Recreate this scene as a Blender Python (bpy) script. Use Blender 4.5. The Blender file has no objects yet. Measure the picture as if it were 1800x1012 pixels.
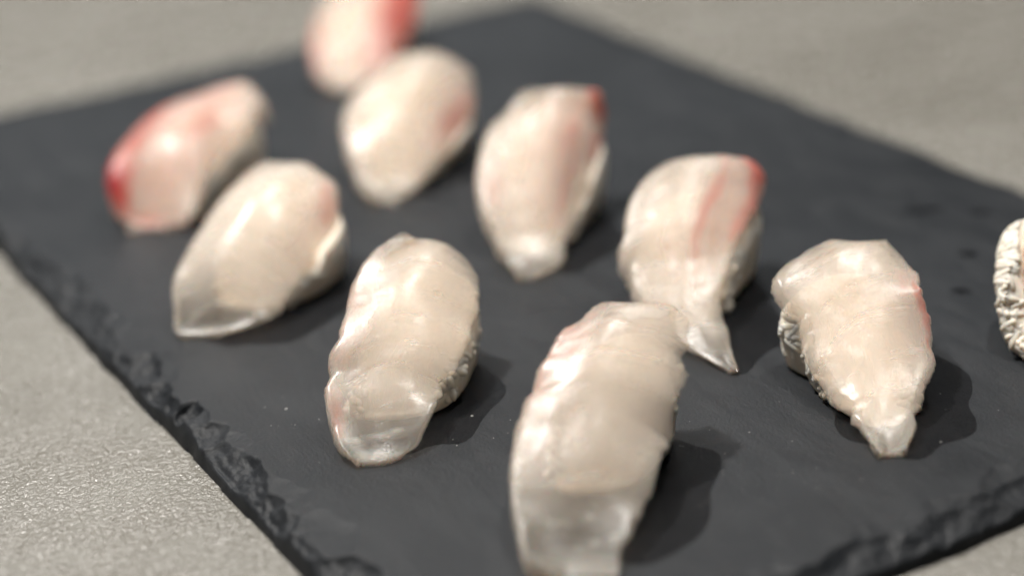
import bpy, bmesh, math, random
import numpy as np
from mathutils import Matrix, Vector, noise
from mathutils.bvhtree import BVHTree

# ------------------------------------------------------------------ camera, light, exposure
S = bpy.context.scene
MM = 0.001
THICK = 6.0                       # slate thickness in mm; world units are metres, tables below are mm

cam_data = bpy.data.cameras.new('camera')
cam = bpy.data.objects.new('camera', cam_data)
S.collection.objects.link(cam)
cam.matrix_world = Matrix(((0.85988, 0.25576, -0.44180, -0.13849),
                           (-0.50697, 0.32636, -0.79779, -0.31400),
                           (-0.05985, 0.90999, 0.41029, 0.19687),
                           (0, 0, 0, 1)))
cam_data.sensor_width = 36.0
cam_data.lens = 36.0 * 3400 / 1800
cam_data.clip_start = 0.02
cam_data.clip_end = 20
cam_data.dof.use_dof = True
cam_data.dof.focus_distance = 0.400
cam_data.dof.aperture_fstop = 4.3
cam_data.dof.aperture_blades = 0
S.camera = cam

world = bpy.data.worlds.new('World')
S.world = world
world.use_nodes = True
wb = world.node_tree.nodes['Background']
wb.inputs['Color'].default_value = (0.95, 0.97, 1.0, 1)
wb.inputs['Strength'].default_value = 0.025


def area(name, loc, target, size, power, color, size_y=None):
    d = bpy.data.lights.new(name, 'AREA')
    d.energy = power
    d.color = color
    d.shape = 'RECTANGLE' if size_y else 'DISK'
    d.size = size
    if size_y:
        d.size_y = size_y
    o = bpy.data.objects.new(name, d)
    S.collection.objects.link(o)
    o.location = loc
    o.rotation_euler = (Vector(target) - Vector(loc)).to_track_quat('-Z', 'Y').to_euler()
    return o


# camera looks along (0.48, 0.87); its right hand is (0.86, -0.51)
area('key_lamp', (-0.12, 0.42, 1.00), (0.05, 0.05, 0), 0.05, 17.0, (1.0, 0.955, 0.90))
area('second_lamp', (0.42, 0.16, 1.05), (0.05, 0.05, 0), 0.05, 6.5, (1.0, 0.955, 0.90))
area('ceiling_panel', (0.1, 0.2, 1.25), (0.05, 0.05, 0), 0.4, 2.0, (1.0, 0.97, 0.93), 0.5)
area('window_panel', (0.36, 1.42, 0.80), (0.05, 0.05, 0), 1.4, 3.5, (0.93, 0.97, 1.0), 0.7)

S.view_settings.view_transform = 'Standard'
S.view_settings.look = 'None'
S.view_settings.gamma = 1.0
S.view_settings.exposure = -0.15
S.cycles.use_denoising = True
S.cycles.max_bounces = 14
S.cycles.volume_bounces = 9
S.cycles.diffuse_bounces = 4
S.cycles.glossy_bounces = 3
S.cycles.use_adaptive_sampling = True
S.cycles.adaptive_threshold = 0.035
S.cycles.adaptive_min_samples = 24
S.cycles.transparent_max_bounces = 16
S.cycles.sample_clamp_indirect = 6.0


# ------------------------------------------------------------------ helpers
def link(o, parent=None):
    S.collection.objects.link(o)
    if parent:
        o.parent = parent
    return o


def tag(o, label=None, cat=None, group=None, kind=None):
    if label:
        o['label'] = label
    if cat:
        o['category'] = cat
    if group:
        o['group'] = group
    if kind:
        o['kind'] = kind
    return o


def mesh_obj(name, verts, faces, mat, parent=None, smooth=True):
    me = bpy.data.meshes.new(name)
    me.from_pydata([tuple(v) for v in verts], [], faces)
    me.update()
    if smooth:
        me.polygons.foreach_set('use_smooth', [True] * len(me.polygons))
    me.materials.append(mat)
    return link(bpy.data.objects.new(name, me), parent)


def smooth01(a, b, x):
    t = np.clip((x - a) / (b - a), 0, 1)
    return t * t * (3 - 2 * t)


def nz(x, y, z=0.0):
    return noise.noise(Vector((x, y, z)))


class Nodes:
    def __init__(self, name):
        self.m = bpy.data.materials.new(name)
        self.m.use_nodes = True
        self.t = self.m.node_tree
        self.p = self.t.nodes['Principled BSDF']

    def n(self, typ, **kw):
        x = self.t.nodes.new(typ)
        for k, v in kw.items():
            if k.startswith('i_'):
                k = k[2:].replace('_', ' ')
                x.inputs[k].default_value = v
            else:
                setattr(x, k, v)
        return x

    def l(self, a, b):
        self.t.links.new(a, b)

    def ramp(self, src, stops):
        r = self.n('ShaderNodeValToRGB')
        el = r.color_ramp.elements
        while len(el) < len(stops):
            el.new(0.5)
        for e, (p, c) in zip(el, stops):
            e.position = p
            e.color = c if len(c) == 4 else (*c, 1)
        self.l(src, r.inputs[0])
        return r.outputs[0]

    def mix(self, fac, a, b):
        x = self.n('ShaderNodeMix', data_type='RGBA')
        for s, v in ((x.inputs[0], fac), (x.inputs[6], a), (x.inputs[7], b)):
            if hasattr(v, 'is_linked'):
                self.l(v, s)
            else:
                s.default_value = v if not isinstance(v, tuple) else (*v, 1)
        return x.outputs[2]

    def math(self, op, a, b=0.0, clamp=False):
        x = self.n('ShaderNodeMath', operation=op, use_clamp=clamp)
        for s, v in zip(x.inputs, (a, b)):
            if hasattr(v, 'is_linked'):
                self.l(v, s)
            else:
                s.default_value = v
        return x.outputs[0]

    def noise(self, vec, scale, detail=4, rough=0.55, dist=0.0):
        x = self.n('ShaderNodeTexNoise', i_Scale=scale, i_Detail=detail, i_Roughness=rough, i_Distortion=dist)
        self.l(vec, x.inputs['Vector'])
        return x.outputs['Fac']

    def bump(self, h, strength, dist, normal=None):
        x = self.n('ShaderNodeBump', i_Distance=dist)
        if hasattr(strength, 'is_linked'):
            self.l(strength, x.inputs['Strength'])
        else:
            x.inputs['Strength'].default_value = strength
        self.l(h, x.inputs['Height'])
        if normal:
            self.l(normal, x.inputs['Normal'])
        return x.outputs[0]

    def scaled(self, vec, s):
        x = self.n('ShaderNodeMapping')
        x.inputs['Scale'].default_value = s
        self.l(vec, x.inputs['Vector'])
        return x.outputs[0]


# ------------------------------------------------------------------ materials
def mat_table():
    k = Nodes('honed_stone_table')
    P = k.n('ShaderNodeTexCoord').outputs['Object']
    big = k.noise(P, 7, 5, 0.65, 0.8)
    mid = k.noise(P, 60, 4, 0.6)
    fine = k.noise(P, 900, 3, 0.6)
    c = k.ramp(big, [(0.3, (0.155, 0.145, 0.12)), (0.5, (0.215, 0.204, 0.176)), (0.7, (0.255, 0.245, 0.218))])
    c = k.mix(k.math('MULTIPLY', k.math('SUBTRACT', mid, 0.35, True), 0.8, True), c, (0.205, 0.198, 0.178))
    c = k.mix(k.math('MULTIPLY', k.math('SUBTRACT', fine, 0.5, True), 1.6, True), c, (0.36, 0.355, 0.335))
    k.l(c, k.p.inputs['Base Color'])
    k.l(k.ramp(mid, [(0.3, (0.18,) * 3), (0.7, (0.34,) * 3)]), k.p.inputs['Roughness'])
    b = k.bump(k.noise(P, 800, 2, 0.6), 1.0, 0.0011)
    b = k.bump(k.noise(k.scaled(P, (1, 0.5, 1)), 220, 4, 0.6), 0.3, 0.0012, b)
    k.l(b, k.p.inputs['Normal'])
    k.p.inputs['Specular IOR Level'].default_value = 0.85
    return k.m


def mat_slate():
    k = Nodes('dark_slate')
    P = k.n('ShaderNodeTexCoord').outputs['Object']
    Q = k.scaled(P, (1.0, 0.35, 1.0))
    big = k.noise(P, 12, 3, 0.6, 0.5)
    mid = k.noise(Q, 140, 5, 0.65, 0.4)
    fine = k.noise(P, 1500, 3, 0.6)
    c = k.ramp(big, [(0.3, (0.012, 0.014, 0.0168)), (0.7, (0.021, 0.0237, 0.0275))])
    c = k.mix(k.math('MULTIPLY', k.math('SUBTRACT', mid, 0.45, True), 1.2, True), c, (0.046, 0.049, 0.053))
    sp = k.math('MULTIPLY', k.math('SUBTRACT', fine, 0.66, True), 5.0, True)
    c = k.mix(sp, c, (0.16, 0.16, 0.16))
    k.l(c, k.p.inputs['Base Color'])
    k.l(k.ramp(mid, [(0.3, (0.44,) * 3), (0.7, (0.58,) * 3)]), k.p.inputs['Roughness'])
    k.p.inputs['Specular IOR Level'].default_value = 0.25
    b = k.bump(k.noise(P, 1300, 4, 0.7), 0.55, 0.0003)
    b = k.bump(mid, 0.45, 0.0006, b)
    k.l(b, k.p.inputs['Normal'])
    return k.m


def mat_fish():
    """moist flesh: a clear wet skin round a pale scattering body; blood-line meat and connective tissue are opaque"""
    k = Nodes('raw_white_fish')
    st = k.n('ShaderNodeAttribute', attribute_name='st').outputs['Vector']
    pink = k.n('ShaderNodeAttribute', attribute_name='pink').outputs['Fac']
    clear = k.n('ShaderNodeAttribute', attribute_name='clear').outputs['Fac']
    band = k.n('ShaderNodeAttribute', attribute_name='band').outputs['Fac']
    low = k.noise(st, 0.14, 4, 0.6, 0.6)
    fib = k.noise(k.scaled(st, (0.30, 1.6, 1)), 1.0, 5, 0.7, 0.6)
    fine = k.noise(st, 2.4, 2, 0.6)
    phase = k.n('ShaderNodeAttribute', attribute_name='phase').outputs['Fac']
    line = k.ramp(k.math('FRACT', k.math('ADD', k.math('MULTIPLY', phase, 1.0), k.math('MULTIPLY', fib, 0.10))), [(0.0, (1, 1, 1)), (0.035, (0, 0, 0)), (0.95, (0, 0, 0)), (1.0, (1, 1, 1))])
    line = k.math('MULTIPLY', line, k.math('SUBTRACT', k.math('MULTIPLY', low, 2.4), 0.85, True), True)
    p = k.p.inputs
    streak = k.noise(k.scaled(st, (0.10, 0.55, 1)), 1.0, 4, 0.65, 0.8)
    pn = k.math('MULTIPLY', pink, k.math('ADD', k.math('MULTIPLY', streak, 1.3), k.math('MULTIPLY', fib, 0.6)), True)
    pc = k.ramp(pn, [(0.0, (0.80, 0.62, 0.52)), (0.35, (0.72, 0.36, 0.30)), (0.7, (0.52, 0.14, 0.11)), (1.0, (0.36, 0.04, 0.04))])
    c = k.mix(k.math('MULTIPLY', pn, 2.5, True), (0.84, 0.76, 0.68), pc)
    k.l(c, p['Base Color'])
    p['Subsurface Weight'].default_value = 0.9
    p['Subsurface Radius'].default_value = (1.0, 0.46, 0.26)
    p['Subsurface Scale'].default_value = 0.004
    p['IOR'].default_value = 1.38
    rough = k.ramp(fine, [(0.3, (0.21,) * 3), (0.7, (0.32,) * 3)])
    k.l(rough, p['Roughness'])
    b = k.bump(fine, k.math('MULTIPLY', k.math('SUBTRACT', low, 0.34, True), 1.8, True), 0.0002)
    b = k.bump(fib, 0.07, 0.0004, b)
    b = k.bump(line, 0.10, 0.0002, b)
    k.l(b, p['Normal'])
    tr = k.n('ShaderNodeBsdfTransparent')
    tr.inputs[0].default_value = (0.985, 0.945, 0.90, 1)
    gl = k.n('ShaderNodeBsdfGlossy')
    k.l(rough, gl.inputs['Roughness'])
    k.l(b, gl.inputs['Normal'])
    fr = k.n('ShaderNodeFresnel', i_IOR=1.42)
    k.l(b, fr.inputs['Normal'])
    ms = k.n('ShaderNodeMixShader')
    geo = k.n('ShaderNodeNewGeometry')
    k.l(k.math('MULTIPLY', fr.outputs[0], k.math('SUBTRACT', 1.0, geo.outputs['Backfacing'])), ms.inputs[0]); k.l(tr.outputs[0], ms.inputs[1]); k.l(gl.outputs[0], ms.inputs[2])
    # opaque share: pink meat, white tissue lines, cloudier flesh away from the thin tip
    cloud = k.math('MULTIPLY', k.math('SUBTRACT', 0.95, clear, True), k.math('MULTIPLY', k.math('ADD', low, 0.05), 0.12), True)
    fl = k.ramp(k.noise(k.scaled(st, (0.12, 0.7, 1)), 1.0, 3, 0.6, 1.2), [(0.52, (0, 0, 0)), (0.62, (1, 1, 1)), (0.70, (0, 0, 0))])
    cloud = k.math('ADD', cloud, k.math('MULTIPLY', fl, 0.05), True)
    op = k.math('MAXIMUM', k.math('MULTIPLY', pn, 1.15, True), k.math('MAXIMUM', k.math('MAXIMUM', k.math('MULTIPLY', band, 0.5), k.math('MULTIPLY', line, 0.34)), cloud), True)
    mo = k.n('ShaderNodeMixShader')
    k.l(op, mo.inputs[0]); k.l(ms.outputs[0], mo.inputs[1]); k.l(k.p.outputs[0], mo.inputs[2])
    out = k.t.nodes['Material Output']
    k.l(mo.outputs[0], out.inputs['Surface'])
    vs = k.n('ShaderNodeVolumeScatter', i_Density=350.0, i_Anisotropy=0.2)
    vs.inputs['Color'].default_value = (0.984, 0.912, 0.83, 1)
    k.l(vs.outputs[0], out.inputs['Volume'])
    return k.m


def mat_rice():
    k = Nodes('vinegared_rice')
    P = k.n('ShaderNodeTexCoord').outputs['Object']
    c = k.ramp(k.noise(P, 350, 3), [(0.3, (0.85, 0.75, 0.62)), (0.7, (0.90, 0.83, 0.73))])
    k.l(c, k.p.inputs['Base Color'])
    p = k.p.inputs
    p['Subsurface Weight'].default_value = 0.6
    p['Subsurface Radius'].default_value = (1.0, 0.75, 0.55)
    p['Subsurface Scale'].default_value = 0.0012
    p['Roughness'].default_value = 0.5
    return k.m


def mat_film(name, col, alpha, rough):
    k = Nodes(name)
    p = k.p.inputs
    p['Base Color'].default_value = (*col, 1)
    p['Roughness'].default_value = rough
    p['Alpha'].default_value = alpha
    p['IOR'].default_value = 1.33
    return k.m


def mat_drop():
    k = Nodes('clear_water')
    p = k.p.inputs
    p['Base Color'].default_value = (1, 1, 1, 1)
    p['Roughness'].default_value = 0.02
    p['Transmission Weight'].default_value = 1.0
    p['IOR'].default_value = 1.33
    return k.m


def mat_speck():
    k = Nodes('pale_dust')
    k.p.inputs['Base Color'].default_value = (0.45, 0.45, 0.43, 1)
    k.p.inputs['Roughness'].default_value = 0.4
    return k.m


M_TABLE, M_SLATE, M_FISH, M_RICE = mat_table(), mat_slate(), mat_fish(), mat_rice()
M_DROP, M_SPECK = mat_drop(), mat_speck()
M_SHADE = mat_film('painted_shade_film', (0.006, 0.006, 0.007), 0.5, 0.42)  # thin dark film that paints extra shadow under the sushi
M_SHADE.node_tree.nodes['Principled BSDF'].inputs['Specular IOR Level'].default_value = 0.2
M_WET = mat_film('wet_film_on_slate', (0.012, 0.013, 0.015), 0.75, 0.3)

# ------------------------------------------------------------------ table and slate board
t = mesh_obj('table_top', [(-1.6, -1.4, 0), (2.2, -1.4, 0), (2.2, 2.6, 0), (-1.6, 2.6, 0),
                           (-1.6, -1.4, -0.03), (2.2, -1.4, -0.03), (2.2, 2.6, -0.03), (-1.6, 2.6, -0.03)],
             [(0, 1, 2, 3), (7, 6, 5, 4), (0, 4, 5, 1), (1, 5, 6, 2), (2, 6, 7, 3), (3, 7, 4, 0)], M_TABLE, smooth=False)
tag(t, kind='structure')

X0, X1, Y0, Y1 = -25.0, 205.5, -85.5, 275.0
# conchoidal chips knocked out of the rim: (x, y, radius along, radius inward, depth, edge axis)
CHIPS = []
crnd = random.Random(21)


def chip_run(n, r_al, r_in, dep, off):
    for _ in range(n):
        s = crnd.random()
        for ax in (0, 1):
            al, inn = crnd.uniform(*r_al), crnd.uniform(*r_in)
            o = crnd.uniform(*off)
            if ax == 0:
                CHIPS.append((X0 + o, Y0 + s * (170 - Y0), inn, al, crnd.uniform(*dep), 0, crnd.uniform(-0.5, 0.5)))
            else:
                CHIPS.append((X0 + s * (130 - X0), Y0 + o, al, inn, crnd.uniform(*dep), 1, crnd.uniform(-0.5, 0.5)))


chip_run(70, (6, 15), (5, 10), (3.2, 6.0), (-3.5, -0.8))
chip_run(26, (7, 15), (6, 11), (0.9, 1.8), (-1.0, 2.0))
chip_run(45, (3, 7), (2.5, 5), (1.0, 3.4), (-0.5, 4.5))
BINS = {}
for c in CHIPS:
    R_ = max(c[2], c[3]) + 3
    for bx in range(int((c[0] - R_) // 10), int((c[0] + R_) // 10) + 1):
        for by in range(int((c[1] - R_) // 10), int((c[1] + R_) // 10) + 1):
            BINS.setdefault((bx, by), []).append(c)


def slate_height(x, y):
    r = 7.0
    dx, dy = min(x - X0, X1 - x), min(y - Y0, Y1 - y)
    e = min(dx, dy)
    if dx < r and dy < r:
        e = r - math.hypot(r - dx, r - dy)
    e += 0.8 * nz(x / 22, y / 22, 3.3) + 0.5 * nz(x / 6, y / 6, 7.7)
    h = THICK
    if e < 30:
        w = max(1.6, 3.6 + 2.2 * nz(x / 12, y / 12, 31))
        q = min(1, max(0, e / w))
        h = THICK * (1 - (1 - q) ** 2.0) ** 0.7
        wx = x + 1.6 * nz(x / 4.5, y / 4.5, 61) + 0.22 * nz(x / 1.5, y / 1.5, 62)
        wy = y + 1.6 * nz(x / 4.5, y / 4.5, 63) + 0.22 * nz(x / 1.5, y / 1.5, 64)
        scar = THICK
        for (px, py, rx, ry, dep, ax, sk) in BINS.get((int(x // 10), int(y // 10)), ()):
            u, v = wx - px, wy - py
            if ax == 0:
                v += sk * u
            else:
                u += sk * v
            qq = (u / rx) ** 2 + (v / ry) ** 2
            if qq < 1:
                inw = (u / rx) if ax == 0 else (v / ry)
                scar = min(scar, THICK - dep * (1 - qq ** 3) * (0.75 - 0.45 * inw) * (1 + 0.15 * nz(x / 1.2, y / 2.0, 65)))
        h = min(h, max(scar, 0.12 * h))
        if scar < THICK - 0.02:
            h += 0.07 * nz(x / 0.9, y / 0.9, 50) * min(1, max(0, e))
    h += 0.05 * nz(x / 14, y / 14, 20)
    if e <= 0:
        return 0.0
    return max(h, 0.0)


def steps(spec):
    out = []
    for a, b, d in spec:
        n = max(1, int(round((b - a) / d)))
        out += list(np.linspace(a, b, n, endpoint=False))
    return out + [spec[-1][1]]


xs = steps([(X0 - 2, X0 + 4, 0.30), (X0 + 4, X0 + 20, 0.33), (X0 + 20, 25, 3), (25, 112, 0.7), (112, X1 - 12, 4), (X1 - 12, X1 + 2, 0.7)])
ys = steps([(Y0 - 2, Y0 + 5, 0.30), (Y0 + 5, Y0 + 22, 0.4), (Y0 + 22, 60, 0.36), (60, 130, 0.6), (130, Y1 - 10, 1.3), (Y1 - 10, Y1 + 2, 0.8)])
nx, ny = len(xs), len(ys)
V = [(x * MM, y * MM, slate_height(x, y) * MM) for y in ys for x in xs]
F = []
for j in range(ny - 1):
    for i in range(nx - 1):
        a = j * nx + i
        q = (a, a + 1, a + nx + 1, a + nx)
        if max(V[v][2] for v in q) > 0.00004:
            F.append(q)
used = sorted({v for q in F for v in q})
rm = {v: i for i, v in enumerate(used)}
V = [V[v] for v in used]
F = [tuple(rm[v] for v in q) for q in F]
slate = mesh_obj('slate_board', V, F, M_SLATE)
tag(slate, 'dark grey rectangular slate serving board with chipped edges under the sushi', 'serving board')

# ------------------------------------------------------------------ sushi
# each row: left edge, crest, right edge of the fish slice (x, y, z in mm), from the low near tip to the far end
NETS = {
    'g': [(-3.6,2.0,8.7,0.0,-0.0,6.3,4.1,-2.3,6.6),
          (-4.2,5.7,10.3,1.7,2.5,8.0,9.5,-1.8,8.1),
          (-3.1,10.8,11.8,4.7,6.5,11.5,14.4,1.2,11.6),
          (-2.0,16.0,15.9,8.1,10.4,15.0,18.8,4.5,13.4),
          (0.1,19.4,17.4,10.8,13.4,17.5,21.6,7.5,13.4),
          (2.3,21.0,18.4,12.7,15.2,19.4,22.5,9.8,15.1),
          (2.2,22.8,20.1,13.9,16.3,20.7,25.1,10.1,15.1),
          (5.7,25.4,22.7,16.8,19.3,23.3,29.1,12.4,16.8),
          (9.9,29.9,25.3,21.2,23.7,26.8,33.7,16.8,18.6),
          (13.8,34.7,26.9,25.1,28.4,29.6,37.6,21.5,19.5),
          (18.4,38.9,30.4,28.7,33.3,31.6,41.6,26.1,22.8),
          (24.2,41.4,33.1,31.6,37.4,33.2,43.6,30.7,26.7),
          (29.6,41.9,34.9,34.4,39.2,33.7,42.6,34.7,29.7),
          (32.9,42.3,35.2,36.9,40.1,32.4,40.4,38.2,31.2)],
    'h': [(4.1,-57.3,11.5,10.5,-60.9,6.5,16.8,-64.3,6.9),
          (4.6,-50.8,13.1,13.8,-55.8,9.5,22.4,-60.6,10.0),
          (7.9,-43.4,16.4,18.5,-49.3,14.3,29.1,-55.1,12.4),
          (9.5,-39.7,18.3,21.0,-46.1,16.7,33.4,-52.9,12.9),
          (11.5,-36.3,19.1,23.7,-43.0,19.2,36.6,-50.2,15.1),
          (16.8,-30.0,20.6,29.1,-36.9,23.6,42.3,-44.2,16.0),
          (20.0,-27.2,22.9,31.9,-33.9,26.0,45.7,-41.5,15.5),
          (23.3,-24.5,24.5,34.8,-30.8,28.1,48.2,-38.3,21.4),
          (27.0,-22.0,27.5,37.8,-28.0,30.3,52.3,-36.0,23.3),
          (30.1,-20.3,29.2,40.2,-25.9,31.9,54.5,-33.8,25.1),
          (33.2,-18.6,31.1,42.9,-23.9,33.0,55.7,-31.0,27.1),
          (35.8,-17.7,32.1,45.0,-22.8,33.6,58.1,-30.1,28.2),
          (38.7,-17.0,33.0,47.3,-21.8,34.4,58.6,-28.1,30.0),
          (42.7,-16.4,34.4,50.5,-20.7,35.2,60.7,-26.4,31.4),
          (47.6,-16.2,35.0,54.1,-19.8,35.2,59.5,-22.8,33.0)],
    'd': [(80.9,-10.8,6.6,81.8,-11.2,6.7,82.7,-11.7,7.7),
          (80.3,-7.0,7.0,82.1,-8.0,7.8,84.2,-9.1,8.7),
          (78.9,-0.5,8.1,82.7,-2.6,9.3,86.6,-4.8,9.2),
          (78.5,4.3,9.0,83.1,1.8,10.5,88.7,-1.3,10.3),
          (78.1,10.3,11.1,84.0,7.0,12.4,90.5,3.4,11.2),
          (77.1,16.5,14.4,84.9,12.2,14.9,93.1,7.7,14.5),
          (77.8,21.8,17.2,87.3,16.6,17.1,97.1,11.2,17.0),
          (80.2,26.2,18.8,90.2,20.7,19.8,101.0,14.7,18.5),
          (80.1,30.9,21.6,93.0,23.7,23.0,104.2,17.5,19.7),
          (83.6,33.5,24.0,95.9,26.7,25.5,107.8,20.1,21.7),
          (87.2,38.4,26.9,100.2,31.1,29.4,113.7,23.7,23.6),
          (92.8,42.1,30.3,104.7,35.5,32.9,119.3,27.4,26.4),
          (98.4,43.6,32.2,108.8,37.8,34.8,122.8,30.1,30.5),
          (104.3,43.7,33.9,113.2,38.8,35.8,120.3,34.9,33.0)],
    'i': [(82.9,-57.3,7.7,85.2,-58.6,6.2,88.2,-60.3,7.5),
          (83.9,-53.3,8.7,87.7,-55.4,7.8,92.0,-57.8,9.0),
          (85.0,-48.2,9.2,90.3,-51.1,10.3,96.1,-54.4,10.0),
          (86.3,-45.5,9.6,91.8,-48.6,11.8,98.5,-52.3,10.4),
          (87.0,-43.6,10.6,92.9,-46.9,12.5,100.3,-51.0,12.2),
          (86.5,-38.8,11.2,94.9,-43.4,14.6,104.5,-48.7,13.7),
          (87.4,-33.6,14.0,98.0,-39.4,17.3,108.7,-45.3,15.4),
          (88.2,-28.3,16.9,101.5,-35.7,20.0,111.7,-41.3,17.8),
          (89.5,-24.4,19.9,104.7,-32.8,21.9,113.3,-37.6,21.2),
          (91.0,-21.9,22.1,106.8,-30.6,23.5,114.2,-34.7,24.1),
          (90.2,-19.1,23.7,108.1,-29.0,24.4,115.4,-33.0,25.5),
          (90.3,-14.6,26.0,109.4,-25.2,26.5,118.0,-29.9,26.1),
          (93.0,-11.5,27.5,110.6,-21.3,29.1,118.9,-25.9,26.5),
          (99.8,-10.7,29.2,111.8,-17.3,31.0,119.7,-21.7,28.0),
          (108.2,-10.8,30.8,114.7,-14.4,31.1,119.9,-17.3,29.9)],
    'c': [(70.2,60.2,7.6,71.8,59.3,6.3,75.9,57.0,8.4),
          (70.5,63.5,9.0,74.0,61.5,8.0,80.9,57.7,8.0),
          (70.8,67.9,11.2,76.6,64.6,10.4,84.4,60.3,8.6),
          (71.4,73.3,13.8,79.3,68.9,12.7,87.3,64.4,10.2),
          (71.9,79.8,17.9,83.1,73.6,17.0,91.5,68.9,10.8),
          (73.3,83.6,19.9,85.7,76.8,20.0,94.7,71.8,12.0),
          (75.7,89.1,23.0,90.0,81.2,24.4,99.7,75.9,14.9),
          (80.7,95.5,27.1,95.7,87.2,29.8,106.5,81.3,19.3),
          (85.8,99.6,30.5,99.6,91.9,33.7,111.4,85.4,22.9),
          (91.6,102.0,33.1,103.1,95.7,36.3,114.9,89.2,25.2),
          (96.8,102.6,35.9,105.5,97.8,37.5,116.8,91.5,30.4),
          (101.4,102.3,37.7,108.9,98.2,37.8,117.4,93.5,35.2)],
    'b': [(64.3,127.9,9.6,67.7,126.1,6.5,71.8,123.8,7.5),
          (64.1,134.9,12.1,71.4,130.9,10.2,78.7,126.8,8.4),
          (65.5,142.1,16.2,75.7,136.5,16.6,85.5,131.1,9.6),
          (67.5,149.0,19.6,80.3,141.9,21.6,92.0,135.5,11.8),
          (70.7,156.4,21.9,85.7,148.1,26.2,98.7,140.9,13.7),
          (77.1,162.0,25.7,91.4,154.0,29.9,105.9,146.0,16.6),
          (85.1,165.6,28.4,97.3,158.8,32.5,111.3,151.0,20.9),
          (93.9,166.4,32.2,102.0,161.9,33.5,112.9,155.9,26.2)],
    'a': [(97.5,221.5,8.5,101.3,219.4,6.7,107.0,216.3,9.3),
          (96.2,228.0,11.9,104.6,223.3,10.3,113.2,218.5,10.0),
          (97.4,235.3,15.5,109.7,228.5,15.9,120.6,222.5,12.4),
          (100.8,242.6,18.8,115.6,234.4,21.0,128.0,227.5,15.3),
          (105.5,249.1,21.1,121.6,240.2,25.2,134.6,233.0,19.4),
          (111.2,255.1,24.4,127.1,246.3,28.6,140.0,239.1,22.7),
          (117.7,259.5,27.0,132.0,251.5,30.7,143.6,245.1,27.0),
          (124.2,261.6,29.2,135.1,255.5,30.9,144.1,250.6,28.7)],
    'e': [(3.6,156.9,9.8,8.9,149.4,6.5,17.9,142.2,8.8),
          (3.4,161.6,15.0,11.4,152.6,11.7,20.5,143.0,11.1),
          (4.8,166.5,18.9,15.0,156.3,17.8,23.5,145.9,13.1),
          (10.1,171.6,22.3,19.9,160.5,24.0,27.0,149.7,15.2),
          (17.3,176.8,25.3,25.6,165.3,27.8,31.7,153.9,17.7),
          (24.7,181.8,26.8,32.8,170.5,28.9,37.6,158.7,19.5),
          (32.6,185.5,27.1,40.3,174.3,29.5,43.6,162.2,21.5),
          (41.1,187.6,26.5,47.6,177.1,30.0,49.4,165.8,24.2),
          (49.8,187.3,27.4,53.4,179.6,30.7,53.5,170.5,26.5)],
    'f': [(-9.7,81.4,7.4,-4.7,77.5,6.9,3.8,71.7,8.6),
          (-8.4,85.3,11.4,-1.5,80.4,11.0,8.7,71.2,9.5),
          (-6.4,91.1,16.1,2.7,83.7,16.6,12.9,72.4,9.6),
          (-0.9,96.0,18.8,8.0,87.7,21.8,16.8,74.7,11.7),
          (5.0,101.9,21.1,13.8,91.3,26.4,22.2,78.7,14.0),
          (10.6,106.8,24.1,19.9,95.9,29.9,28.4,82.1,15.6),
          (17.1,111.2,27.0,26.6,100.2,32.1,34.6,86.6,17.6),
          (23.9,114.3,29.0,32.7,103.7,32.2,38.9,91.1,21.8),
          (30.7,116.2,30.1,38.8,107.2,30.6,41.8,97.5,25.8)],
    'j': [(124.0,-63.3,8.5,128.1,-65.6,6.5,131.1,-67.3,7.3),
          (126.0,-57.6,10.1,133.0,-61.4,8.6,138.1,-64.3,8.4),
          (130.0,-50.7,13.4,139.2,-55.7,13.3,146.7,-59.9,10.0),
          (135.0,-44.3,16.1,144.9,-49.7,17.9,154.2,-54.9,11.8),
          (140.1,-37.9,20.4,151.1,-44.0,23.5,160.7,-49.4,14.6),
          (145.3,-31.7,24.2,156.8,-38.0,28.6,166.6,-43.5,17.7),
          (151.2,-25.8,27.4,162.0,-31.8,32.0,172.0,-37.3,20.9),
          (157.6,-22.5,30.2,166.4,-27.4,32.9,174.6,-31.9,25.4)],
}
FWD = np.array([0.4845, 0.8748, 0.0])


def catmull(P, n):
    P = np.asarray(P, float)
    K = len(P)
    out = []
    for t in np.linspace(0, K - 1, n):
        i = min(int(t), K - 2)
        f = t - i
        p0, p1, p2, p3 = P[max(i - 1, 0)], P[i], P[i + 1], P[min(i + 2, K - 1)]
        out.append(0.5 * (2 * p1 + (p2 - p0) * f + (2 * p0 - 5 * p1 + 4 * p2 - p3) * f * f + (3 * p1 - p0 - 3 * p2 + p3) * f ** 3))
    return np.array(out)


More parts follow.
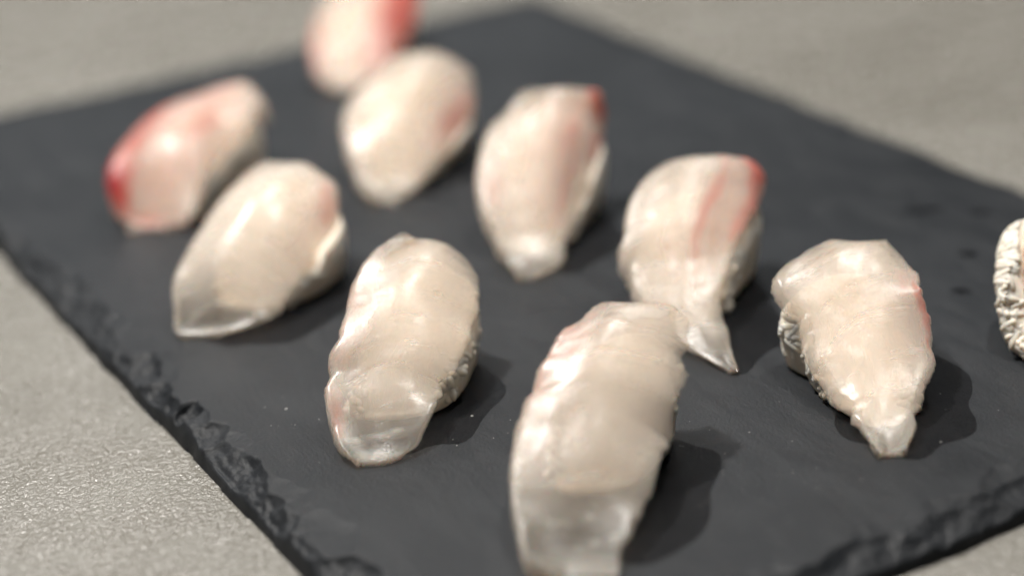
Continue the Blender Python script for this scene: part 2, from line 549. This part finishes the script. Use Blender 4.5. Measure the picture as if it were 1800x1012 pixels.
def fish_slice(net, par, seed, pinks, clear=(0.02, 0.30, 0.92), drop=(6.0, 0.8), th0=3.3, bands=(7.5, 0.06, 0.5), rag=0.55, back=0.62, rnd_=0.2, tail=0.86, tip=0.5):
    R = np.array(net).reshape(-1, 3, 3)
    K = len(R)
    last = R[-1]
    axis = R[-1].mean(0) - R[-3].mean(0)
    axis[2] = 0
    axis /= np.linalg.norm(axis)
    cen = last.mean(0)
    e1, e2 = last.copy(), last.copy()
    e1 = cen + (e1 - cen) * tail + axis * 2.6 * (1.5 - 0.58 * tail)
    e1[:, 2] = THICK + (last[:, 2] - THICK) * 0.84
    e2 = cen + (e2 - cen) * (tail - 0.12) + axis * 3.6 * (1.5 - 0.58 * tail)
    e2[:, 2] = THICK + (last[:, 2] - THICK) * back
    a0 = R[0].mean(0) - R[1].mean(0)
    a0[2] = 0
    a0 /= np.linalg.norm(a0)
    e0 = R[0].copy()
    e0[0] = e0[1] + (e0[0] - e0[1]) * 0.45
    e0[2] = e0[1] + (e0[2] - e0[1]) * 0.45
    e0 += a0 * 0.8
    e0[:, 2] -= 0.3
    R = np.concatenate([[e0], R, [e1, e2]])
    nt, nu = 92, 64
    G = catmull(R.reshape(len(R), 9), nt).reshape(nt, 3, 3)
    flat = G.reshape(nt, 9).copy()
    pad = np.concatenate([2 * flat[:1] - flat[12:0:-1], flat, 2 * flat[-1:] - flat[-2:-14:-1]])
    for k in range(9):
        ker = np.exp(-0.5 * (np.arange(-12, 13) / (4.2 if k in (3, 4, 5) else 1.0)) ** 2)
        flat[:, k] = np.convolve(pad[:, k], ker / ker.sum(), 'valid')
    G = flat.reshape(nt, 3, 3)
    tt = np.linspace(-1 / (K - 1), (len(R) - 2) / (K - 1), nt)          # 1.0 = far end of the visible top
    uu = np.linspace(0, 1, nu)
    P = np.zeros((nt, nu, 3))
    DL, DR = np.zeros(nt), np.zeros(nt)
    for i in range(nt):
        L, C, Rr = G[i]
        across = Rr - L
        across[2] = 0
        w = np.linalg.norm(across) + 1e-6
        across /= w
        # ragged cut edges
        s = i * 0.75
        rg = rag * min(1.0, w / 14.0)
        L = L - across * rg * (1.1 * nz(s * 0.30, seed, 1) + 0.5 * nz(s * 1.1, seed, 2) + 0.5 * abs(nz(s * 0.55, seed, 13)) + 0.22 * nz(s * 2.6, seed, 14))
        Rr = Rr + across * rg * (1.3 * nz(s * 0.26, seed, 5) + 0.6 * nz(s * 0.9, seed, 6) + 0.5 * abs(nz(s * 0.55, seed, 15)) + 0.22 * nz(s * 2.6, seed, 16))
        dl = min(drop[0], max(0.0, L[2] - THICK - 1.0))
        dr = min(drop[1], max(0.0, Rr[2] - THICK - 1.0))
        DL[i], DR[i] = dl, dr
        La = L + across * (0.10 * dl) - np.array([0, 0, dl])
        Ra = Rr - across * (0.10 * dr) - np.array([0, 0, dr])
        pts = [La]
        th = np.linspace(0, math.pi / 2, 13)
        for a in th:
            h, v = 1 - math.cos(a), math.sin(a)
            h, v = rnd_ * h + (1 - rnd_) * a / (math.pi / 2), 0.7 * v + 0.3 * a / (math.pi / 2)
            q = L + (C - L) * h
            q[2] = L[2] + (C[2] - L[2]) * v
            pts.append(q)
        for a in th[::-1][1:]:
            h, v = 1 - math.cos(a), math.sin(a)
            h, v = rnd_ * h + (1 - rnd_) * a / (math.pi / 2), 0.7 * v + 0.3 * a / (math.pi / 2)
            q = Rr + (C - Rr) * h
            q[2] = Rr[2] + (C[2] - Rr[2]) * v
            pts.append(q)
        pts.append(Ra)
        pts = np.array(pts)
        for _ in range(2):
            pts[1:-1] = 0.5 * pts[1:-1] + 0.25 * (pts[:-2] + pts[2:])
        arc = np.concatenate([[0], np.cumsum(np.linalg.norm(np.diff(pts, axis=0), axis=1))])
        arc /= arc[-1]
        for k in range(3):
            P[i, :, k] = np.interp(uu, arc, pts[:, k])
    # lengths along and across in mm
    sl = np.concatenate([[0], np.cumsum(np.linalg.norm(np.diff(P[:, nu // 2], axis=0), axis=1))])
    wid = np.linalg.norm(np.diff(P, axis=1), axis=2).sum(1)

    def normals(P):
        n = np.cross(np.gradient(P, axis=1), np.gradient(P, axis=0))
        return n / (np.linalg.norm(n, axis=2, keepdims=True) + 1e-9)
    N = normals(P)
    if N[nt // 2, nu // 2, 2] < 0:
        N = -N
    st = np.zeros((nt, nu, 3))
    band = np.zeros((nt, nu))
    phs = np.zeros((nt, nu))
    pink = np.zeros((nt, nu))
    clr = np.zeros((nt, nu))
    per, bamp, bslant = bands
    edge = np.zeros((nt, nu))
    H = np.zeros((nt, nu))
    for i in range(nt):
        for j in range(nu):
            s, v = sl[i], (uu[j] - 0.5) * wid[i]
            st[i, j] = (s, v, seed * 7.0)
            ph = (s - bslant * v * 0.5 + bslant * abs(v) * 0.35 + 2.4 * nz(s / 11, v / 11, seed + 9)) / per
            f = ph - math.floor(ph)
            phs[i, j] = ph
            amp = 0.35 + 0.9 * max(0, nz(math.floor(ph) * 1.7, v / 14, seed + 4) + 0.35)
            saw = (1 - f) if f > 0.14 else f / 0.14 * (1 - 0.14) + 0.0
            grv = math.exp(-((f - 0.12) / 0.06) ** 2) * min(1.2, amp)
            H[i, j] += bamp * amp * saw - 0.12 * grv + 0.75 * nz(s / 19, v / 8, seed) + 0.10 * nz(s / 5, v / 3, seed + 2)
            band[i, j] = math.exp(-((f - 0.12) / 0.07) ** 2) * min(1, amp) * (0.5 + 0.5 * nz(s / 4, v / 4, seed + 6) * 1.6)
            br = 0.5 + 0.9 * nz(math.floor(ph) * 3.71, seed * 2.3, 5.5)
            band[i, j] = max(band[i, j], 0.0) + 0.14 * max(0.0, br) * (1 - f) * (0.6 + 0.8 * nz(s / 7, v / 3, seed + 17))
            d = min(s + 0.4, uu[j] * wid[i], (1 - uu[j]) * wid[i])
            edge[i, j] = max(0.0, d)
            uv = (uu[j] * wid[i] - DL[i]) / max(1.0, wid[i] - DL[i] - DR[i])
            for (pt, pu, rt, ru, stg) in pinks:
                q = ((tt[i] - pt) / (1.35 * rt)) ** 2 + ((uv - pu) / (1.35 * ru)) ** 2
                q *= 1 + 0.7 * nz(s / 4.5, v / 3.5, seed + 31)
                pink[i, j] = max(pink[i, j], stg * math.exp(-q * 1.1))
            c = clear[2] * float(1 - smooth01(clear[0], clear[1], tt[i] + 0.10 * nz(s / 6, v / 4, seed + 12)))
            clr[i, j] = max(0.04, c * (0.55 + 0.45 * float(smooth01(1.0, 4.0, edge[i, j]))))
    H *= (smooth01(0.0, 3.0, edge) * 0.8 + 0.2) * (0.3 + 0.7 * smooth01(0.08, 0.35, tt))[:, None]
    P = P + N * H[:, :, None]
    zr = P[:, :, 2] - THICK
    P[:, :, 2] = THICK + 0.5 * (zr + 0.6 + np.sqrt((zr - 0.6) ** 2 + 2.2))
    N2 = normals(P)
    if N2[nt // 2, nu // 2, 2] < 0:
        N2 = -N2
    prof = 0.16 + 0.84 * np.clip(edge / 3.6, 0, 1) ** 0.7
    body = smooth01(0.02, 0.48, tt)[:, None]
    th = th0 * body * prof + (1 - body) * (tip + 0.8 * np.exp(-(edge / 1.2) ** 2))
    B = P - N2 * th[:, :, None]
    B[:, :, 2] = np.maximum(B[:, :, 2], THICK + 0.15)
    B[:, :, 2] = np.minimum(B[:, :, 2], P[:, :, 2] - 0.25)
    verts = np.concatenate([P.reshape(-1, 3), B.reshape(-1, 3)]) * MM
    nn = nt * nu
    faces = []
    for i in range(nt - 1):
        for j in range(nu - 1):
            a = i * nu + j
            faces.append((a, a + 1, a + nu + 1, a + nu))
            faces.append((nn + a, nn + a + nu, nn + a + nu + 1, nn + a + 1))
    rim = [j for j in range(nu)] + [i * nu + nu - 1 for i in range(1, nt)] + [(nt - 1) * nu + j for j in range(nu - 2, -1, -1)] \
        + [i * nu for i in range(nt - 2, 0, -1)]
    for a, b in zip(rim, rim[1:] + rim[:1]):
        faces.append((b, a, nn + a, nn + b))
    o = mesh_obj('fish_slice', verts, faces, M_FISH, par)
    bm = bmesh.new()
    bm.from_mesh(o.data)
    bmesh.ops.recalc_face_normals(bm, faces=bm.faces)
    if bm.calc_volume(signed=True) < 0:
        bmesh.ops.reverse_faces(bm, faces=bm.faces)
    bm.to_mesh(o.data)
    bm.free()
    me = o.data
    for nm, arr in (('pink', pink), ('clear', clr), ('band', band), ('phase', phs)):
        at = me.attributes.new(nm, 'FLOAT', 'POINT')
        at.data.foreach_set('value', np.concatenate([arr.ravel(), arr.ravel()]).astype(np.float32))
    at = me.attributes.new('st', 'FLOAT_VECTOR', 'POINT')
    at.data.foreach_set('vector', np.concatenate([st.reshape(-1, 3), st.reshape(-1, 3)]).astype(np.float32).ravel())
    return o


def grain_template():
    vs, fs = [], []
    nr, ns = 5, 7
    vs.append((0, 0, -3.0))
    for i in range(1, nr):
        a = math.pi * i / nr
        for j in range(ns):
            b = 2 * math.pi * j / ns
            vs.append((1.25 * math.sin(a) ** 0.8 * math.cos(b) + 0.2 * math.sin(a), 1.1 * math.sin(a) ** 0.8 * math.sin(b), -3.0 * math.cos(a)))
    vs.append((0, 0, 3.0))
    for j in range(ns):
        fs.append((0, 1 + (j + 1) % ns, 1 + j))
        for i in range(nr - 2):
            a, b = 1 + i * ns + j, 1 + i * ns + (j + 1) % ns
            fs.append((a, b, b + ns, a + ns))
        fs.append((len(vs) - 1, 1 + (nr - 2) * ns + j, 1 + (nr - 2) * ns + (j + 1) % ns))
    return np.array(vs), fs


GV, GF = grain_template()


def rice_ball(net, par, seed, fish, span=(0.36, 0.98), out=(-2.5, -1.2), lower=3.3, single=False, count=420, shoulder=0.5):
    rnd = random.Random(seed)
    me = fish.data
    tree = BVHTree.FromPolygons([v.co / MM for v in me.vertices], [tuple(p.vertices) for p in me.polygons])
    UP = Vector((0, 0, 1))

    def ceil_at(q):
        h = tree.ray_cast(Vector((q[0], q[1], THICK - 1)), UP)
        return h[0].z if h[0] is not None else 1e9
    R = np.array(net).reshape(-1, 3, 3)
    K = len(R)
    n, m = 26, 30
    G = catmull(R.reshape(K, 9), 101).reshape(101, 3, 3)
    rows = []
    for i in range(n):
        f = i / (n - 1)
        L, C, Rr = G[int(100 * (span[0] + (span[1] - span[0]) * f))]
        cap = max((1 - abs(2 * f - 1) ** 4) ** 0.5, 0.02) if f > 0.5 else max((1 - (1 - 2 * f) ** 2.2) ** 0.6, 0.02)
        ac = Rr - L
        ac[2] = 0
        ac /= np.linalg.norm(ac)
        xl = (L - C) @ ac - out[0] * cap
        xr = (Rr - C) @ ac + out[1] * cap
        c = (xl + xr) / 2
        xl, xr = c + (xl - c) * (0.25 + 0.75 * cap), c + (xr - c) * (0.25 + 0.75 * cap)
        top = max(1.2, C[2] - THICK - lower) * ((0.35 + 0.65 * cap) if f > 0.5 else (0.12 + 0.88 * float(smooth01(0.0, 0.5, f))))
        zl = min(shoulder * (L[2] - THICK), shoulder * top)
        zr = min(0.62 * (Rr[2] - THICK), 0.6 * top)
        rows.append(np.concatenate([[C[0], C[1]], ac[:2], [xl, xr, top, zl, zr, c]]))
    rows = np.array(rows)

    def pt(f, a):
        """a: 0 = left flank, pi/2 = top, pi = right flank, 3pi/2 = underside"""
        x = f * (n - 1)
        i = min(int(x), n - 2)
        g = x - i
        r = rows[i] * (1 - g) + rows[i + 1] * g
        xl, xr, top, zl, zr, c = r[4:10]
        ca, sa = math.cos(a), math.sin(a)
        left = ca > 0
        ex, zs = (xl, zl) if left else (xr, zr)
        u = abs(ca) ** 0.85
        if sa >= 0:
            z = zs + (top - zs) * sa
        else:
            z = zs - (zs - 0.05) * min(1, abs(sa) * 1.5)
            u = 1 - 0.12 * min(1, abs(sa) * 1.5) if abs(sa) < 0.67 else abs(ca) / 0.745 * 0.88
        q = np.array([r[0], r[1], THICK]) + np.array([r[2], r[3], 0]) * (c + (ex - c) * u)
        q[2] += z
        return q
    def sec(f):
        x = f * (n - 1)
        i = min(int(x), n - 2)
        g = x - i
        r = rows[i] * (1 - g) + rows[i + 1] * g
        return np.array([r[0] + r[2] * r[9], r[1] + r[3] * r[9], THICK + 0.45 * r[6]])
    vs, fs = [], []
    for i in range(n):
        for j in range(m):
            q = pt(i / (n - 1), 2 * math.pi * j / m)
            q[2] = max(THICK + 0.02, min(q[2], ceil_at(q) - 0.7))
            vs.append(q)
    for i in range(n - 1):
        for j in range(m):
            a, b = i * m + j, i * m + (j + 1) % m
            fs.append((a, b, b + m, a + m))
    fs.append(tuple(range(m)))
    fs.append(tuple(range((n - 1) * m, n * m))[::-1])
    ball = mesh_obj('rice_ball', np.array(vs) * MM, fs, M_RICE, par)
    bm = bmesh.new()
    bm.from_mesh(ball.data)
    bmesh.ops.recalc_face_normals(bm, faces=bm.faces)
    bm.to_mesh(ball.data)
    bm.free()
    gv, gf = [], []
    gme = None
    for c in range(count):
        f = rnd.uniform(0.12, 0.86)
        a = rnd.uniform(-0.16 * math.pi, 1.16 * math.pi)
        p = pt(f, a)
        if 0.22 * math.pi < a < 0.78 * math.pi and ceil_at(p) < 1e8:
            continue
        du = pt(min(1, f + 0.02), a) - pt(max(0, f - 0.02), a)
        dv = pt(f, a + 0.05) - pt(f, a - 0.05)
        nrm = np.cross(dv, du)
        nrm /= np.linalg.norm(nrm) + 1e-9
        if nrm @ (p - sec(0.15 + 0.7 * f)) < 0:
            nrm = -nrm
        tb = np.array([rnd.gauss(0, 1) for _ in range(3)])
        tb -= nrm * (nrm @ tb) * rnd.uniform(0.9, 1.0)
        tb /= np.linalg.norm(tb)
        xb = np.cross(tb, nrm)
        xb /= np.linalg.norm(xb)
        q = np.array([xb, np.cross(tb, xb), tb]).T * rnd.uniform(0.85, 1.1) * (0.78 if single else 1.0)
        p = p - nrm * (rnd.uniform(0.3, 0.8) if single else rnd.uniform(0.75, 1.3))
        W = GV @ q.T + p
        lo = W[:, 2].min()
        if lo < THICK - 0.5:
            continue
        if lo < THICK + 0.1:
            p = p + np.array([0, 0, THICK + 0.1 - lo])
            W = GV @ q.T + p
        if any(w[2] > ceil_at(w) - 0.1 for w in W):
            continue
        if single:
            if gme is None:
                gme = bpy.data.meshes.new('rice_grain')
                gme.from_pydata([tuple(v) for v in GV * MM], [], GF)
                gme.polygons.foreach_set('use_smooth', [True] * len(gme.polygons))
                gme.materials.append(M_RICE)
            g = bpy.data.objects.new('rice_grain', gme)
            link(g, ball)
            mw = Matrix([[*q[0], p[0] * MM], [*q[1], p[1] * MM], [*q[2], p[2] * MM], [0, 0, 0, 1]])
            g.matrix_local = mw
        else:
            k = len(gv)
            gv += list(W * MM)
            gf += [tuple(k + x for x in fc) for fc in GF]
    if not single:
        o = mesh_obj('rice_grains', gv, gf, M_RICE, ball)
        o['kind'] = 'stuff'
    return ball


GROUP = 'raw white fish nigiri on the slate board'
SUSHI = [
    ('a', 'blurred rosy nigiri farthest back, cut by the top of the picture',
     dict(pinks=[(0.6, 0.85, 0.35, 0.22, 0.85), (0.35, 0.0, 0.35, 0.12, 0.5), (0.9, 0.5, 0.3, 0.5, 0.3), (0.05, 0.4, 0.08, 0.5, 0.25), (0.45, 0.45, 0.6, 0.6, 0.14)], clear=(0.0, 0.1, 0.2), tip=2.2), dict(span=(0.2, 0.97))),
    ('b', 'blurred creamy nigiri with orange patch, just in front of the rosy one farthest back',
     dict(pinks=[(0.66, 0.92, 0.20, 0.10, 0.50), (0.6, 0.85, 0.35, 0.2, 0.22), (0.3, 0.1, 0.2, 0.14, 0.18)], clear=(0.0, 0.22, 0.25), tip=1.8), dict(out=(-2.5, 0.3), span=(0.24, 0.97))),
    ('c', 'nigiri with bright red top right corner and grey tip, near middle of board',
     dict(pinks=[(0.93, 0.92, 0.08, 0.13, 0.85), (0.68, 0.72, 0.16, 0.10, 0.42), (0.55, 0.80, 0.22, 0.07, 0.40), (0.65, 0.65, 0.35, 0.3, 0.24), (0.48, 0.12, 0.12, 0.12, 0.28), (0.74, 0.97, 0.07, 0.06, 0.7), (0.85, 0.7, 0.08, 0.2, 0.3)],
          clear=(0.05, 0.32, 0.92)), dict(out=(-3, 1.0), span=(0.32, 0.95))),
    ('d', 'nigiri with a red streaked right side and long glassy tail twisting to a point',
     dict(pinks=[(0.93, 0.95, 0.07, 0.09, 0.85), (0.74, 0.66, 0.22, 0.07, 0.46), (0.80, 0.96, 0.14, 0.07, 0.55), (0.6, 0.45, 0.15, 0.15, 0.18), (0.74, 0.8, 0.28, 0.26, 0.26)],
          clear=(0.25, 0.46, 0.92), rag=0.5), dict(out=(-3, 0.9), span=(0.42, 0.95))),
    ('e', 'blurred reddish nigiri at far left with a dark red left corner',
     dict(pinks=[(0.20, 0.04, 0.15, 0.15, 1.3), (0.48, 0.10, 0.32, 0.15, 0.72), (0.0, 0.4, 0.08, 0.6, 0.5), (0.62, 0.66, 0.24, 0.16, 0.42), (0.8, 0.4, 0.3, 0.35, 0.36), (0.45, 0.5, 0.6, 0.6, 0.30)], clear=(0.0, 0.05, 0.1), tail=1.0, tip=2.2),
     dict(out=(-3, 0.5), span=(0.16, 0.98))),
    ('f', 'pale nigiri with a broad grey see through flap at lower left, overlapping the reddish one',
     dict(pinks=[(0.86, 0.86, 0.12, 0.12, 0.42), (0.7, 0.85, 0.25, 0.15, 0.18), (0.0, 0.6, 0.03, 0.4, 0.2)], clear=(0.05, 0.34, 0.92)), dict(out=(-3, 1.3))),
    ('g', 'sharp focused pale nigiri left of centre with rounded glassy front and pink left rim',
     dict(pinks=[(0.60, 0.06, 0.25, 0.15, 0.26), (0.18, 0.03, 0.10, 0.10, 0.34), (0.02, 0.5, 0.03, 0.5, 0.18)], clear=(0.06, 0.30, 0.92)), dict(out=(-3, -0.2))),
    ('h', 'largest nearest nigiri with a long pale body cut by the bottom of the picture',
     dict(pinks=[(0.66, 0.10, 0.26, 0.15, 0.34), (0.5, 0.1, 0.3, 0.2, 0.18), (0.98, 0.85, 0.06, 0.12, 0.25), (0.02, 0.5, 0.03, 0.6, 0.18)], clear=(0.05, 0.30, 0.92), rag=0.9), dict(out=(-3, -2.4))),
    ('i', 'sharp nigiri at right with a central ridge, jagged left edge and pointed near tip',
     dict(pinks=[(0.60, 0.98, 0.16, 0.04, 0.58), (0.72, 0.88, 0.07, 0.06, 0.36), (0.6, 0.8, 0.2, 0.2, 0.10)], clear=(0.05, 0.30, 0.15), rag=0.9, rnd_=0.1, tip=1.6, bands=(9.0, 0.15, 0.9), drop=(3.0, 1.4)), dict(out=(-1.2, -2.5), span=(0.2, 1.0))),
    ('j', 'nigiri cut off by the right edge of the picture, showing mostly its rice',
     dict(pinks=[(0.55, 0.06, 0.14, 0.10, 0.40)], clear=(0.05, 0.3, 0.5), drop=(1.5, 1.5)), dict(out=(5.5, -3), lower=1.0, single=True, span=(0.34, 1.0), shoulder=0.8, count=520)),
]
for n, (key, label, fkw, rkw) in enumerate(SUSHI):
    net = NETS[key]
    arr = np.array(net).reshape(-1, 3, 3)
    base = arr.reshape(-1, 3).mean(0) * MM
    root = bpy.data.objects.new('nigiri_sushi', None)
    root.empty_display_size = 0.01
    root.location = (base[0], base[1], THICK * MM)
    link(root)
    tag(root, label, 'sushi', GROUP)
    seed = 3.17 * n + 1.3
    fish = fish_slice(net, root, seed, **fkw)
    for part in (fish, rice_ball(net, root, n + 5, fish, **rkw)):
        part.matrix_parent_inverse = Matrix.Translation(-root.location)

# ------------------------------------------------------------------ small things on the slate
def blob(name, x, y, lx, ly, rot, h, mat, seed, label, cat, group=None):
    vs, fs = [], []
    m, r = 56, 5
    ca, sa = math.cos(rot), math.sin(rot)
    for i in range(1, r + 1):
        for j in range(m):
            a = 2 * math.pi * j / m
            k = (i / r) * (1 + 0.35 * nz(math.cos(a) * 1.3, math.sin(a) * 1.3, seed) + 0.03 * nz(math.cos(a) * 5, math.sin(a) * 5, seed))
            px, py = lx * k * math.cos(a), ly * k * math.sin(a)
            vs.append(((x + px * ca - py * sa) * MM, (y + px * sa + py * ca) * MM, (THICK + 0.07 + h * math.sqrt(max(0, 1 - (i / r) ** 2))) * MM))
    vs.append((x * MM, y * MM, (THICK + 0.07 + h) * MM))
    for j in range(m):
        fs.append((len(vs) - 1, j, (j + 1) % m))
        for i in range(r - 1):
            a, b = i * m + j, i * m + (j + 1) % m
            fs.append((a, a + m, b + m, b))
    o = mesh_obj(name, vs, fs, mat)
    tag(o, label, cat, group)
    return o


blob('wet_streak', 175.1, 33.5, 5.2, 2.0, -0.48, 0.12, M_WET, 1.1, 'long dark wet streak on the slate farthest back at right', 'streak', 'wet streaks on the slate')
blob('wet_streak', 185.1, 23.4, 3.0, 1.8, -0.53, 0.1, M_WET, 8.1, 'faint short dark wet streak beside the edge of the rightmost sushi', 'streak', 'wet streaks on the slate')
blob('wet_streak', 164.8, 5.8, 2.6, 2.0, -0.83, 0.12, M_WET, 3.2, 'short dark wet mark between the long streak and the lowest mark', 'streak', 'wet streaks on the slate')
blob('wet_streak', 148.9, -9.5, 2.7, 1.7, -0.73, 0.12, M_WET, 5.3, 'short dark wet mark nearest the pointed ridged sushi', 'streak', 'wet streaks on the slate')
blob('water_droplet', -9.6, 71.6, 0.42, 0.42, 0.00, 0.35, M_DROP, 2.2, 'tiny bright water droplet in front of the see through flap at left', 'droplet', None)
blob('wet_spot', 107.2, -50.9, 0.65, 0.6, 0.00, 0.06, M_WET, 6.1, 'tiny dark wet dot right of the pointed ridged sushi', 'spot', None)
# dark films added as painted shade in front and to the right of pieces
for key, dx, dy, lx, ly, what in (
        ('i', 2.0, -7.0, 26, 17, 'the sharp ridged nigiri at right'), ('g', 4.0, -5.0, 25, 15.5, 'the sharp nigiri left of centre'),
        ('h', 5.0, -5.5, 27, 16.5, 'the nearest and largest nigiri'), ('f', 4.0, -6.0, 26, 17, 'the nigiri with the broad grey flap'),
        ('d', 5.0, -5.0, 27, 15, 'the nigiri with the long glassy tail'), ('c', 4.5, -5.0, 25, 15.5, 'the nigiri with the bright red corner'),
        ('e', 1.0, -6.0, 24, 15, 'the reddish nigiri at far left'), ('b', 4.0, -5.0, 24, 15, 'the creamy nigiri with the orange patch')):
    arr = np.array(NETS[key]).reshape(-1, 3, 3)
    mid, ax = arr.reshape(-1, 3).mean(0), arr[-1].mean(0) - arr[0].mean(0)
    blob('shade_patch', mid[0] + dx, mid[1] + dy, lx * 0.87, ly * 0.88, math.atan2(ax[1], ax[0]), 0.012, M_SHADE, ord(key) * 1.7,
         'dark shade patch painted on the slate under ' + what, 'painted shade patch', 'painted shade patches on the slate')


rnd = random.Random(4)
vs, fs = [], []
for cx, cy, r, n in ((45, -30, 16, 40), (62, -62, 14, 34), (8, 12, 22, 24), (100, -35, 18, 24), (-5, 30, 12, 10), (30, 10, 40, 40)):
    for _ in range(n):
        x, y = rnd.gauss(cx, r * 0.6), rnd.gauss(cy, r * 0.6)
        if not (X0 + 14 < x < X1 - 10 and Y0 + 16 < y < Y1 - 10):
            continue
        s = rnd.uniform(0.04, 0.10) * (2.0 if rnd.random() < 0.06 else 1)
        a = rnd.uniform(0, 6.28)
        e = rnd.uniform(1, 2.2)
        k = len(vs)
        for q in range(4):
            b = a + q * math.pi / 2
            rr = s * (e if q % 2 == 0 else 1)
            vs.append(((x + rr * math.cos(b)) * MM, (y + rr * math.sin(b)) * MM, (THICK + 0.06) * MM))
        vs.append((x * MM, y * MM, (THICK + 0.06 + s) * MM))
        fs += [(k, k + 1, k + 4), (k + 1, k + 2, k + 4), (k + 2, k + 3, k + 4), (k + 3, k, k + 4)]
sp = mesh_obj('dust_specks', vs, fs, M_SPECK)
tag(sp, 'tiny pale specks of dust scattered over the dark slate', 'dust', kind='stuff')
